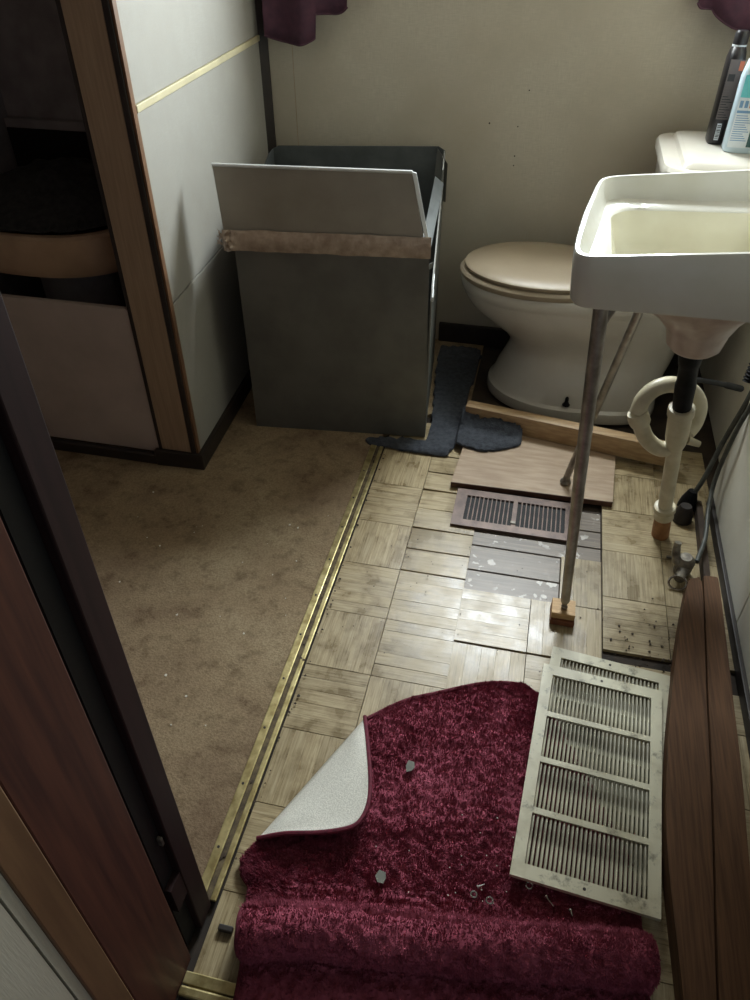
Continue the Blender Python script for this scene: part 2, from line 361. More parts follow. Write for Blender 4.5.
# ------------------------------------------------------------------ door jamb (close to the camera on the left)
XJ = -.393
jm = bmesh.new(); box(jm, -.53, XJ, .258, .374, .001, 2.05, .002)
dj = struct('door_1', jm, 'jamb', label='reddish brown stained door jamb with a black slot', cat='door frame')
obj('stop', B(-.53, XJ, .418, .458, .001, 2.05, .002), 'maroon', dj, label='dark maroon leading edge of the jamb')
bm = bmesh.new(); box(bm, -.53, XJ-.012, .3875, .4175, .001, 2.05); obj('slot', bm, 'black', dj, label='black slot in the jamb')
obj('bridge', B(-.405, XJ-.001, .3875, .4175, .145, .215), 'maroon', dj)
obj('catch', B(-.404, XJ-.004, .409, .414, .31, .33, .001), 'oldmetal', dj)
obj('casing', B(-.53, XJ+.001, .217, .2575, .001, 2.05, .002), 'jambtan', dj, label='tan strip of casing')
hw = bmesh.new(); box(hw, -.53, XJ-.002, .2045, .2165, .001, 2.05); box(hw, -.53, XJ-.002, -.3, .2015, .001, 2.05)
struct('wall_hall', hw, 'wallpaper', label='beige hall wall beside the door casing', cat='wall')

# ------------------------------------------------------------------ parquet strips
def stripmesh():
    bm = bmesh.new(); box(bm, -.5, .5, -.5, .5, -1, 0)
    me = bpy.data.meshes.new('parquet_strip')
    top = [e for e in bm.edges if all(v.co.z > -.5 for v in e.verts)]
    bm.free(); bm = bmesh.new(); L_, W_, T_ = .165, .033, .009
    a = .0003
    lo_ = [(-L_/2, -W_/2, -T_), (L_/2, -W_/2, -T_), (L_/2, W_/2, -T_), (-L_/2, W_/2, -T_)]
    mi = [(x, y, -a) for x, y, z in lo_]; hi = [((abs(x)-a)*(1 if x > 0 else -1), (abs(y)-a)*(1 if y > 0 else -1), 0) for x, y, z in lo_]
    loft(bm, [lo_, mi, hi]); bmesh.ops.recalc_face_normals(bm, faces=bm.faces[:]); bm.to_mesh(me); bm.free(); me.materials.append(M['parquet']); return me
SM = stripmesh()
def strip(x, y, vert, z=0., tilt=0., sx=1., sy=1., gap=.996):
    o = bpy.data.objects.new('parquet_strip', SM); COL.objects.link(o)
    o.location = (x, y, z); o.rotation_euler = (tilt*random.uniform(-1, 1), tilt*random.uniform(-1, 1), (PI/2 if vert else 0)+random.uniform(-.0012, .0012)); o.scale = (.998*sx, gap*sy, 1)
    o.parent = FLOOR
Q = .165
def quad(x0, y0, vert, z=0., skip=(), tilt=.003, drop=0., w=Q, n=5, gap=1.0, zj=.0004):
    e = .9925; x0 += w*(1-e)/2; y0 += Q*(1-e)/2
    for k in range(n):
        if k in skip: continue
        a = (k+.5)*Q*e/n; g = gap*5/n*e
        if vert: strip(x0+a*w/Q, y0+Q*e/2, True, z+random.uniform(-zj, zj), tilt, e, g*w/Q, 1)
        else: strip(x0+w*e/2, y0+a, False, z+random.uniform(-zj, zj), tilt, w/Q*e, g, 1)
# left column (brass strip to x=-.07)
for r in range(-4, 7):
    y0 = .98+r*Q
    if y0 > 1.84: continue
    quad(-.383, y0, r % 2 == 0, tilt=.004, w=.148)
    quad(-.235, y0, False if r >= 0 else r % 2 == 1, tilt=.014 if y0 > 1.3 else .004, n=2 if y0 > 1.3 else 5, gap=.94 if y0 > 1.3 else 1.0, zj=.0014 if y0 > 1.3 else .0005)
# middle column
for r in range(-1, 2):
    y0 = 1.114+r*Q
    up = .004 if r >= 0 else 0
    if r == 1:
        quad(.0925, y0, True, up, skip=(0, 1))
    elif r == 0:
        quad(-.0725, y0, False, up); quad(.0925, y0, True, up)
    else:
        quad(-.0725, y0, True, 0); quad(.0925, y0, False, 0)
# right column
for r in range(-5, 6):
    y0 = 1.0+r*Q
    vert = (r % 2 == 0) if r != 1 else False
    sk = (4,) if r == 0 else ()
    if r == 0: vert = False
    quad(.260, y0, vert, .001 if r > 1 else 0, skip=sk, w=.148); quad(.408, y0, vert if r >= 0 else not vert, 0, skip=sk if r else (3, 4), w=.148)
# bare grey subfloor planks around the register
for (x0, x1, y0, y1) in ((-.0725, .158, 1.282, 1.352), (-.0725, .158, 1.354, 1.443), (-.0725, .258, 1.445, 1.498), (.195, .258, 1.50, 1.562), (.195, .258, 1.564, 1.64), (-.0725, .195, 1.50, 1.66)):
    cx_, cy_ = (x0+x1)/2, (y0+y1)/2
    o = obj('subfloor_plank', B(-(x1-x0)/2+.001, (x1-x0)/2-.001, -(y1-y0)/2+.0012, (y1-y0)/2-.0012, -.006, 0, .001), 'greyplank', FLOOR, local=True); o.location = (cx_, cy_, -.003)
# strip of narrow finishing board in the doorway
for k in range(3):
    o = obj('parquet_strip', B(-.02, .02, -.07, .07, -.009, 0, .001), 'parquet', FLOOR, local=True); o.location = (-.362+k*.0, .42-.0, -.002+.0) if k == 0 else (-.36+.042*k, .42, -.002)

# ------------------------------------------------------------------ brass strips
t = thing('carpet_edging_strip', 'tarnished brass edging strip between brown carpet and parquet', 'edging strip', (-.405, .46, 0))
obj('flange', B(-.4245, -.407, .462, 1.83, .003, .0075, .0015), 'brass', t)
obj('channel', B(-.4068, -.3972, .462, 1.83, .0005, .0035), 'brassdirt', t)
obj('ridge', B(-.397, -.386, .462, 1.83, .001, .0065, .0015), 'brass', t)
for k in range(10):
    y = .55+k*.125; bm = bmesh.new(); tube(bm, [(-.416, y, .0075), (-.416, y, .0085)], .0026, 8); obj('screw', bm, 'dark', t)
t = thing('door_threshold_strip', 'brass threshold strip across the doorway below the jamb', 'edging strip', (-.2, .335, 0))
obj('flange', B(-.392, .5, .336, .354, .001, .006, .0015), 'brass', t)
obj('ridge', B(-.392, .5, .318, .333, .001, .01, .003), 'brass', t)
for x in (-.3,-.1):
    bm = bmesh.new(); tube(bm, [(x, .345, .006), (x, .345, .0072)], .003, 8); obj('screw', bm, 'dark', t)

# ------------------------------------------------------------------ open metal box
bx0, by0, bang = -.800, 1.83, math.radians(6.05)
bu = Vector((math.cos(bang), math.sin(bang), 0)); bv = Vector((-math.sin(bang), math.cos(bang), 0)); BW, BD = .531, .50
t = thing('metal_box', 'open dark galvanised sheet metal box with raised front flap', 'metal box', (bx0, by0, 0))
def bp(a, d, z): return Vector((bx0, by0, 0))+bu*a+bv*d+Vector((0, 0, z))
def bpanel(name, pts, off, mat, **k):   # pts: list of (a,d,z) polygon, off: thickness vector
    bm = bmesh.new(); lo_ = [bm.verts.new(bp(*p)) for p in pts]; hi = [bm.verts.new(bp(*p)+off) for p in pts]; n = len(pts)
    bm.faces.new(lo_[::-1]); bm.faces.new(hi)
    for i in range(n): bm.faces.new((lo_[i], lo_[(i+1) % n], hi[(i+1) % n], hi[i]))
    return obj(name, bm, mat, t, **k)
th = .004
bpanel('front_panel', [(0, 0, .004), (BW, 0, .004), (BW-.006, 0, .3), (BW-.012, 0, .585), (.0, 0, .585)], bv*th, 'galv')
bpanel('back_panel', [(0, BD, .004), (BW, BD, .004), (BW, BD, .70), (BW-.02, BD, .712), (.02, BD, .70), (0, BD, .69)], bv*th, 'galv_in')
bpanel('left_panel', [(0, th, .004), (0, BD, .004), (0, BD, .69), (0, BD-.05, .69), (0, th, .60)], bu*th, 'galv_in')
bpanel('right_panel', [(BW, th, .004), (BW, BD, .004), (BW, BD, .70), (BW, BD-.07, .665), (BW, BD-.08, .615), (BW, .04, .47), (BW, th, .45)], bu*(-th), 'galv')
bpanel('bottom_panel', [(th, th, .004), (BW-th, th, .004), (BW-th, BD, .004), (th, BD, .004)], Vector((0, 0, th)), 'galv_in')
bpanel('strap', [(BW-.034, .0, .604), (BW-.010, .0, .588), (BW+.004, BD-.12, .640), (BW-.022, BD-.12, .660)], Vector((0, 0, .003)), 'galv_in', label='slanting metal strap at the box corner')
bpanel('bent_edge', [(BW, .004, .45), (BW, .03, .466), (BW, .03, .474), (BW, .004, .462)], bu*.004, 'galvedge')
bpanel('bent_edge', [(BW, .03, .466), (BW, .09, .487), (BW, .09, .491), (BW, .03, .474)], bu*.002, 'galvedge')
bpanel('corner_brace', [(BW-.03, .01, .525), (BW-.03, .01, .54), (BW-.004, .05, .54), (BW-.004, .05, .525)], bv*.003, 'galv')
bpanel('back_corner_flange', [(BW-.034, BD-.004, .56), (BW+.010, BD-.03, .56), (BW+.010, BD-.03, .672), (BW-.024, BD-.004, .708)], bv*.003, 'galv')
# flap
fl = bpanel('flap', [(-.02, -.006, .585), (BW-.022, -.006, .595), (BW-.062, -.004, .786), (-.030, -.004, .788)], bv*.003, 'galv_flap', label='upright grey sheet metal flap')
def edge(pa, pb, r, name='lit_edge'):
    bm = bmesh.new(); tube(bm, [bp(*pa), bp(*pb)], r, 8); return obj(name, bm, 'galvedge', t)
edge((-.030, -.004, .788), (BW-.062, -.004, .786), .0045)  # pale tube along the flap top paints its rim of window light
bpanel('hemmed_edge', [(BW-.0235, -.007, .62), (BW-.012, -.004, .61), (BW-.052, -.002, .783), (BW-.063, -.005, .787)], bv*.004, 'galvedge')
# crinkled tape band
bm = bmesh.new(); P = []
for i in range(90):
    a = -.024+i/89*(BW+.016); row = []
    for j in range(12):
        z = .574+j/11*.056+.003*mnoise.noise(Vector((a*18, 3, j)))
        cr = .0016*abs(mnoise.noise(Vector((a*30, z*90, 1.3))))+(.016*math.exp(-((a+.012)/.014)**2))*(.5+mnoise.noise(Vector((a*120, z*80, 4))))
        row.append(bp(a, -.0105-cr-.004*math.sin(j/11*PI), z))
    P.append(row)
grid(bm, P); tp = obj('tape_band', bm, 'tape', t, smooth=False, label='brown crinkled packing tape along the hinge')
sol = tp.modifiers.new('solid', 'SOLIDIFY'); sol.thickness = .0015; sol.offset = 1
bm = bmesh.new()
for k in range(26):
    c = bp(-.02+random.uniform(-.014, .014), -.012, random.uniform(.582, .632)); q = [c+Vector((random.uniform(-.012, .012), random.uniform(-.012, .008), random.uniform(-.012, .012))) for _ in range(3)]
    bm.faces.new([bm.verts.new(p) for p in q])
obj('crumpled_tape', bm, 'tape', t, label='crumpled loose end of tape')

# ------------------------------------------------------------------ toilet platform, plywood, lumber
bm = bmesh.new(); prism(bm, [(-.162, 1.962), (.462, 1.862), (.468, 1.90), (-.156, 2.0)], .0205, .085, .003)
tag(obj('lumber_board', bm, 'pine', smooth=True), 'pale pine board on edge at the foot of the toilet', 'board')
pp = thing('plywood_sheet', 'scrap plywood sheet with dark edge lying before the toilet', 'plywood', (.06, 1.75, 0))
bm = bmesh.new(); prism(bm, [(-.160, 1.664), (.286, 1.672), (.300, 1.93), (-.138, 2.0)], .0035, .020, .0008); obj('face_ply', bm, 'ply', pp)
bm = bmesh.new(); prism(bm, [(-.1598, 1.6625), (.2858, 1.6705), (.286, 1.672), (-.160, 1.664)], .0035, .0195); obj('front_edge', bm, 'plyedge', pp)
# bath mat
def matpoint(u, v): pass
OUT = [(-.318, 2.46), (-.17, 2.46), (-.165, 2.3), (-.165, 2.06), (-.13, 1.958), (-.02, 1.942), (.016, 1.925), (.024, 1.885), (-.01, 1.855), (-.07, 1.825), (-.14, 1.828), (-.178, 1.852), (-.19, 1.80), (-.26, 1.795), (-.34, 1.80), (-.43, 1.805), (-.44, 1.842), (-.30, 1.862), (-.262, 1.885), (-.283, 2.1), (-.305, 2.3)]
def inside(x, y, poly):
    c = False; n = len(poly)
    for i in range(n):
        x1, y1 = poly[i]; x2, y2 = poly[(i+1) % n]
        if (y1 > y) != (y2 > y) and x < (x2-x1)*(y-y1)/(y2-y1)+x1: c = not c
    return c
sm_out = [tuple(p[:2]) for p in catmull([(x, y, 0) for x, y in OUT+[OUT[0]]], 5)]
def mz(x, y):
    fy = 1.962-(x+.162)*.1603
    base = .003
    if x > -.172 and y < fy+.03: base = .021 if y > 1.66 else .003
    if x > -.172 and fy-.03 < y < fy+.03: base = .021+.035*min(1, (y-fy+.03)/.03)
    return base+.004*mnoise.noise(Vector((x*25, y*25, 0)))
bm = bmesh.new(); st = .008; V = {}
xs = np.arange(-.45, .03, st); ys = np.arange(1.78, 2.48, st)
def mv(i, j, lvl):
    k = (i, j, lvl)
    if k not in V:
        x, y = xs[i], ys[j]; d = min(math.hypot(x-a, y-b_) for a, b_ in sm_out)
        V[k] = bm.verts.new((x, y, mz(x, y)+(.002 if lvl == 0 else .003+.010*min(1, d/.02)**.5+.0035*mnoise.noise(Vector((x*120, y*120, 2))))))
    return V[k]
cells = [(i, j) for i in range(len(xs)-1) for j in range(len(ys)-1) if inside(xs[i]+st/2, ys[j]+st/2, sm_out)]
cs = set(cells)
for (i, j) in cells:
    bm.faces.new((mv(i, j, 1), mv(i+1, j, 1), mv(i+1, j+1, 1), mv(i, j+1, 1)))
    for (di, dj, a, b_) in ((-1, 0, (0, 0), (0, 1)), (1, 0, (1, 0), (1, 1)), (0, -1, (0, 0), (1, 0)), (0, 1, (0, 1), (1, 1))):
        if (i+di, j+dj) not in cs:
            bm.faces.new((mv(i+a[0], j+a[1], 0), mv(i+b_[0], j+b_[1], 0), mv(i+b_[0], j+b_[1], 1), mv(i+a[0], j+a[1], 1)))
for _ in range(5): bmesh.ops.smooth_vert(bm, verts=[v for k, v in V.items()], factor=.5, use_axis_x=True, use_axis_y=True, use_axis_z=False)
tag(obj('bath_mat', bm, 'mat', smooth=True), 'dark blue-grey bath mat with a rounded lobe before the toilet', 'bath mat')

# ------------------------------------------------------------------ toilet
TY = 2.26; TZ = .004
t = thing('toilet', 'white porcelain toilet with ivory seat lid facing the metal box', 'toilet', (.15, TY, TZ))
def egg(xf, xr, hw, z, n=56, pr=3.2, c=None):
    xc = xf+min(hw*1.32, (xr-xf)*.55) if c is None else c; pts = []
    for k in range(n):
        a = 2*PI*k/n; ca, sa = math.cos(a), math.sin(a)
        if ca < 0: x = xc+ca*(xc-xf); y = hw*sa
        else:
            x = xc+(abs(ca)**(2/pr))*(xr-xc); y = hw*math.copysign(abs(sa)**(2/pr), sa)
        pts.append((x, TY+y, z))
    return pts
bm = bmesh.new()
prof = [(-.120, .425, .192, .0), (-.122, .428, .194, .008), (-.119, .425, .190, .034), (-.108, .42, .180, .042), (-.094, .42, .170, .09), (-.076, .43, .158, .13), (-.062, .44, .146, .165), (-.064, .445, .143, .19), (-.090, .45, .145, .222), (-.152, .455, .158, .262), (-.200, .458, .169, .300), (-.221, .46, .175, .330), (-.226, .46, .177, .343), (-.228, .46, .178, .349), (-.233, .46, .181, .355), (-.237, .46, .182, .378), (-.232, .46, .179, .387)]
loft(bm, [egg(a, b_, c, TZ+z) for a, b_, c, z in prof]); bw = obj('bowl', bm, 'porcelain', t, smooth=True)
bm = bmesh.new(); loft(bm, [egg(-.236, .215, .182, TZ+.3875, pr=2.6), egg(-.241, .218, .185, TZ+.394, pr=2.6), egg(-.241, .218, .185, TZ+.403, pr=2.6), egg(-.234, .214, .179, TZ+.410, pr=2.6)]); obj('seat', bm, 'seat', t, smooth=True)
bm = bmesh.new(); loft(bm, [egg(-.222, .210, .172, TZ+.4115, pr=2.6), egg(-.227, .213, .176, TZ+.417, pr=2.6), egg(-.227, .213, .176, TZ+.423, pr=2.6), egg(-.217, .206, .167, TZ+.429, pr=2.6), egg(-.16, .16, .12, TZ+.433, pr=2.6)]); obj('lid', bm, 'seat', t, smooth=True)
for sgn in (-1, 1):
    bm = bmesh.new(); tube(bm, [(.225, TY+sgn*.07-.02, TZ+.401), (.225, TY+sgn*.07+.02, TZ+.401)], .012, 12); obj('hinge', bm, 'seat', t, smooth=True)
bm = bmesh.new(); prof2 = [(.012, .0), (.012, .004), (.008, .008), (.0055, .014), (.0055, .026), (.003, .03)]
loft(bm, [[(.142+r*math.cos(2*PI*k/12), TY-.178+r*math.sin(2*PI*k/12), TZ+.05+z) for k in range(12)] for r, z in prof2]); obj('floor_bolt', bm, 'blackpipe', t, smooth=True, label='blackened floor bolt on the toilet foot')
def rrect(x0, x1, y0, y1, r, z, n=8):
    pts = []
    for (cx_, cy_, a0) in ((x1-r, y1-r, 0), (x0+r, y1-r, PI/2), (x0+r, y0+r, PI), (x1-r, y0+r, 1.5*PI)):
        for k in range(n+1): a = a0+PI/2*k/n; pts.append((cx_+r*math.cos(a), cy_+r*math.sin(a), z))
    return pts
bm = bmesh.new(); loft(bm, [rrect(.30, .50, 2.12, 2.40, .04, TZ+.387), rrect(.292, .53, 2.10, 2.42, .045, TZ+.41), rrect(.282, .545, 2.09, 2.43, .05, TZ+.735)]); obj('tank', bm, 'porcelain', t, smooth=True)
bm = bmesh.new(); loft(bm, [rrect(.279, .555, 2.078, 2.442, .06, TZ+.7355), rrect(.270, .565, 2.066, 2.454, .065, TZ+.742), rrect(.270, .565, 2.066, 2.454, .065, TZ+.758), rrect(.274, .553, 2.078, 2.442, .06, TZ+.767)]); ld = obj('tank_lid', bm, 'porcelain', t, smooth=True)
bm = bmesh.new(); loft(bm, [rrect(.315, .545, 2.09, 2.43, .02, TZ+.7672), rrect(.32, .545, 2.10, 2.42, .02, TZ+.778), rrect(.327, .54, 2.11, 2.41, .018, TZ+.781)]); obj('raised_top', bm, 'porcelain', ld, smooth=True)

# ------------------------------------------------------------------ bottles on the tank
def oval(cx_, cy_, a, b_, z, n=28, p=3.0, rot=0.):
    out = []
    for k in range(n):
        th_ = 2*PI*k/n; c, s_ = math.cos(th_), math.sin(th_)
        x = a*math.copysign(abs(c)**(2/p), c); y = b_*math.copysign(abs(s_)**(2/p), s_)
        out.append((cx_+x*math.cos(rot)-y*math.sin(rot), cy_+x*math.sin(rot)+y*math.cos(rot), z))
    return out
zb = TZ+.7815
t = thing('cleaner_bottle', 'slim black bottle with a barcode label on the toilet tank', 'bottle', (.409, 2.31, zb))
bm = bmesh.new(); loft(bm, [oval(.409, 2.31, .020, .03, zb), oval(.409, 2.31, .0225, .034, zb+.006), oval(.409, 2.31, .0225, .034, zb+.16), oval(.409, 2.31, .0222, .034, zb+.196), oval(.409, 2.31, .020, .028, zb+.212, p=2.4), oval(.409, 2.31, .016, .016, zb+.224, p=2)]); obj('body', bm, 'blackplastic', t, smooth=True)
bm = bmesh.new(); loft(bm, [oval(.409, 2.31, .017, .017, zb+.2245, p=2), oval(.409, 2.31, .017, .017, zb+.25, p=2), oval(.409, 2.31, .013, .013, zb+.256, p=2)]); obj('cap', bm, 'blackplastic', t, smooth=True)
bm = bmesh.new(); loft(bm, [oval(.409, 2.31, .0172, .0172, zb+.222, p=2), oval(.409, 2.31, .0172, .0172, zb+.2265, p=2)]); obj('neck_ring', bm, 'whitelabel', t)
def decal(parent, name, mat, x0, x1, z0, z1, y, th_=.0006): return obj(name, B(x0, x1, y-th_, y, z0, z1), mat, parent)
yb = 2.31-.0342
bl = decal(t, 'barcode_label', 'whitelabel', .401, .412, zb+.012, zb+.052, yb)
for k in range(9): decal(bl, 'bar', 'blackplastic', .402, .411, zb+.0155+k*.0038, zb+.0155+k*.0038+(.0022 if k % 3 else .0012), yb-.0006, .0003)
gl = decal(t, 'print_label', 'greylabel', .393, .427, zb+.062, zb+.198, yb)
for k in range(12): decal(gl, 'text_line', 'blackplastic' if k < 9 else 'greylabel', .395, .421-.006*(k % 3), zb+.066+k*.006, zb+.068+k*.006, yb-.0006, .0003)
decal(gl, 'badge', 'orange', .416, .4265, zb+.174, zb+.195, yb-.0006, .0003)
decal(gl, 'emblem', 'blackplastic', .396, .412, zb+.15, zb+.166, yb-.0006, .0003)
t = thing('detergent_bottle', 'clear bottle with teal and white label beside the black bottle', 'bottle', (.466, 2.235, zb))
bx, by = .466, 2.235
bm = bmesh.new(); loft(bm, [oval(bx, by, .044, .026, zb), oval(bx, by, .047, .029, zb+.008), oval(bx, by, .047, .029, zb+.17), oval(bx, by, .040, .026, zb+.205), oval(bx, by, .02, .018, zb+.235, p=2), oval(bx, by, .014, .014, zb+.245, p=2)]); obj('body', bm, 'clear', t, smooth=True)
bm = bmesh.new(); loft(bm, [oval(bx, by, .0155, .0155, zb+.2455, p=2), oval(bx, by, .0155, .0155, zb+.272, p=2)]); obj('cap', bm, 'blackplastic', t, smooth=True)
yl = by-.0292
wl = decal(t, 'label', 'whitelabel', .425, .507, zb+.014, zb+.128, yl)
decal(t, 'label_top', 'teal', .425, .507, zb+.129, zb+.178, yl)
for k in range(12): decal(wl, 'text_line', 'bluelabel', .428, .466-.004*(k % 4), zb+.03+k*.0052, zb+.0318+k*.0052, yl-.0006, .0003)
decal(wl, 'band', 'bluelabel', .426, .506, zb+.094, zb+.10, yl-.0006, .0003)
for k in range(3): decal(wl, 'pictogram', ('bluelabel', 'bluelabel', 'orange')[k], .428+k*.012, .436+k*.012, zb+.106, zb+.122, yl-.0006, .0003)
decal(wl, 'picture', 'greendark', .470, .506, zb+.016, zb+.07, yl-.0006, .0003)

# ------------------------------------------------------------------ sink
t = thing('wall_sink', 'white enamel wall sink on two thin metal legs beside the toilet', 'sink', (.5, 1.45, 0))
SC = Vector((.29, 1.45, 0))
outer = [tuple(p[:2]) for p in catmull([(.548, 1.245, 0), (.40, 1.245, 0), (.25, 1.243, 0), (.12, 1.243, 0), (.075, 1.245, 0), (.056, 1.262, 0), (.053, 1.31, 0), (.064, 1.45, 0), (.077, 1.55, 0), (.091, 1.64, 0), (.106, 1.667, 0), (.14, 1.676, 0), (.25, 1.678, 0), (.40, 1.68, 0), (.548, 1.68, 0)], 6)]
def hit(poly, th_):
    d = (math.cos(th_), math.sin(th_)); best = 0
    n = len(poly)
    for i in range(n):
        a, b_ = poly[i], poly[(i+1) % n]; ax, ay = a[0]-SC.x, a[1]-SC.y; ex, ey = b_[0]-a[0], b_[1]-a[1]
        den = d[0]*ey-d[1]*ex
        if abs(den) < 1e-9: continue
        r = (ax*ey-ay*ex)/den; s_ = (ax*d[1]-ay*d[0])/den
        if r > 0 and -1e-6 <= s_ <= 1+1e-6: best = max(best, r)
    return best
TH = [2*PI*k/144 for k in range(144)]
RO = [hit(outer, a) for a in TH]
bas = [p[:2] for p in rrect(.122, .43, 1.300, 1.592, .055, 0)]
RB = [hit(bas, a) for a in TH]
def sring(R, off, zf, sc=1.0):
    out = []
    for a, r in zip(TH, R):
        rr = r*sc+off; x, y = SC.x+rr*math.cos(a), SC.y+rr*math.sin(a); out.append((x, y, zf(x, y)))
    return out
ztop = lambda x, y: .860+.105*(x-.06)
zled = lambda x, y: .826+.045*(x-.06)
bm = bmesh.new()
loft(bm, [sring(RO, -.030, lambda x, y: .772), sring(RO, -.014, lambda x, y: .768), sring(RO, -.008, lambda x, y: .774), sring(RO, -.002, lambda x, y: .82), sring(RO, 0, lambda x, y: ztop(x, y)-.006), sring(RO, -.003, ztop), sring(RO, -.010, ztop), sring(RO, -.015, lambda x, y: ztop(x, y)-.006), sring(RO, -.024, lambda x, y: zled(x, y)+.01), sring(RO, -.032, zled), sring(RB, .006, zled), sring(RB, 0, lambda x, y: zled(x, y)-.004)], cap0=False, cap1=False)
obj('basin_rim', bm, 'sinkporc', t, smooth=True)
bm = bmesh.new(); loft(bm, [sring(RB, 0, lambda x, y: zled(x, y)-.004), sring(RB, -.008, lambda x, y: .805), sring(RB, -.022, lambda x, y: .768), sring(RB, -.05, lambda x, y: .743), sring(RB, 0, lambda x, y: .730, .42), sring(RB, 0, lambda x, y: .726, .1)], cap0=False); obj('basin', bm, 'basinporc', t, smooth=True, label='yellowed inside of the sink basin')
bm = bmesh.new()
def bowlr(c, a, b_, z, n=48): return [(c[0]+a*math.cos(2*PI*k/n), c[1]+b_*math.sin(2*PI*k/n), z) for k in range(n)]
def circ(c, r, z): return [(c[0]+r*math.cos(a), c[1]+r*math.sin(a), z) for a in TH]
loft(bm, [sring(RB, .002, lambda x, y: .79), sring(RB, -.012, lambda x, y: .752), circ((.300, 1.455), .112, .712), circ((.315, 1.465), .082, .680), circ((.325, 1.47), .060, .645), circ((.325, 1.47), .053, .612), circ((.325, 1.47), .042, .601)], cap0=False); obj('underside', bm, 'boss', t, smooth=True, label='pinkish stained underside of the bowl')
def leg(path, r, name='leg'):
    bm = bmesh.new(); tube(bm, path, r, 14); return obj(name, bm, 'chrome', t, smooth=True)
l1 = leg([(.165, 1.235, .062), (.138, 1.25, .42), (.114, 1.266, .768)], [.0105, .013, .0135])
bm = bmesh.new(); tube(bm, [(.166, 1.2345, .0385), (.166, 1.2345, .044), (.166, 1.235, .050), (.165, 1.235, .056), (.165, 1.235, .064)], [.007, .008, .0045, .008, .0075], 12); obj('foot', bm, 'oldmetal', l1, smooth=True)
bm = bmesh.new(); tube(bm, [(.118, 1.268, .70), (.1235, 1.275, .735), (.134, 1.28, .769)], [.006, .008, .011], 10); obj('bracket', bm, 'chrome', l1, smooth=True)
l2 = leg([(.158, 1.725, .052), (.215, 1.68, .45), (.262, 1.65, .77)], [.0095, .0105, .011])
bm = bmesh.new(); tube(bm, [(.156, 1.727, .021), (.1565, 1.727, .028), (.157, 1.726, .036), (.158, 1.725, .055)], [.014, .016, .010, .009], 12); obj('foot', bm, 'oldmetal', l2, smooth=True)
# wooden block under the near leg
o = thing('leg_block', 'small two-tone wooden block under the near sink leg', 'wood block', (.165, 1.235, 0))
obj('lower_piece', B(.138, .193, 1.208, 1.262, .0055, .020, .001), 'blockdark', o); obj('upper_piece', B(.139, .192, 1.215, 1.263, .0202, .038, .001), 'block', o)

# ------------------------------------------------------------------ drain
def PZ(z): k = 1-z/.6; return Vector((.325+.085*k, 1.47+.116*k, z))
t = thing('sink_drain', 'cream plastic drain pipe with looped trap and black tailpiece under sink', 'drain pipe', tuple(PZ(0)))
bm = bmesh.new(); tube(bm, [PZ(.605), PZ(.58), PZ(.565), PZ(.56), PZ(.52), PZ(.51), PZ(.44)], [.024, .024, .022, .020, .020, .022, .020], 16); obj('tailpiece', bm, 'blackpipe', t, smooth=True)
bm = bmesh.new(); tube(bm, [PZ(.446), PZ(.443), PZ(.425), PZ(.422), PZ(.36), PZ(.34), PZ(.325)], [.027, .029, .029, .026, .0255, .023, .0185], 18); obj('hub', bm, 'pvc', t, smooth=True)
bm = bmesh.new(); tube(bm, [PZ(.34), PZ(.115)], .0172, 16); obj('standpipe', bm, 'pvc', t, smooth=True)
bm = bmesh.new(); tube(bm, [PZ(.118), PZ(.116), PZ(.104), PZ(.10), PZ(.084), PZ(.078)], [.020, .026, .0275, .0245, .0245, .0255], 18); obj('coupling', bm, 'pvc', t, smooth=True)
bm = bmesh.new(); tube(bm, [PZ(.0785), PZ(.05), PZ(.003)], [.0195, .022, .0225], 18); obj('floor_collar', bm, 'terracotta', t, smooth=True, label='brown collar at the floor')
loopA = catmull([(.362, 1.53, .322), (.340, 1.526, .312), (.316, 1.523, .322), (.292, 1.52, .346), (.272, 1.52, .383)], 6)
loopB = catmull([(.262, 1.52, .405), (.268, 1.528, .437), (.288, 1.54, .460), (.318, 1.556, .466), (.350, 1.567, .458), (.380, 1.573, .440), (.398, 1.568, .412), (.396, 1.553, .378), (.382, 1.535, .36)], 6)
bm = bmesh.new(); tube(bm, loopA, .0185, 16); obj('lower_bend', bm, 'pvc', t, smooth=True)
bm = bmesh.new(); tube(bm, loopB, .0185, 16); obj('upper_bend', bm, 'pvc', t, smooth=True)
bm = bmesh.new(); a, b_ = Vector((.276, 1.52, .376)), Vector((.261, 1.52, .407)); tube(bm, [a, a.lerp(b_, .2), a.lerp(b_, .45), a.lerp(b_, .55), a.lerp(b_, 1)], [.021, .024, .024, .025, .0225], 12); obj('union_nut', bm, 'pvc', t, smooth=True)
bm = bmesh.new(); tube(bm, [(.385, 1.515, .352), (.412, 1.515, .345)], [.010, .007], 10); obj('outlet_stub', bm, 'pvc', t, smooth=True)
bm = bmesh.new(); tube(bm, catmull([(.352, 1.53, .50), (.40, 1.585, .468), (.46, 1.655, .425), (.52, 1.73, .377)], 6), [.006]*13+[.008]*6, 10); obj('pop_up_rod', bm, 'blackpipe', t, smooth=True)
t = thing('supply_hose', 'thin grey supply hose running nearest the recessed wall to the floor', 'hose', (.49, 1.717, .02))
bm = bmesh.new(); tube(bm, catmull([(.575, 1.79, .48), (.562, 1.765, .40), (.548, 1.745, .33), (.535, 1.765, .20), (.51, 1.73, .10), (.49, 1.717, .035)], 8), .0068, 10); obj('tube', bm, 'hose', t, smooth=True)
bm = bmesh.new(); tube(bm, [(.486, 1.714, .006), (.487, 1.715, .03), (.49, 1.717, .06)], [.026, .022, .012], 12); obj('floor_fitting', bm, 'blackpipe', t, smooth=True)
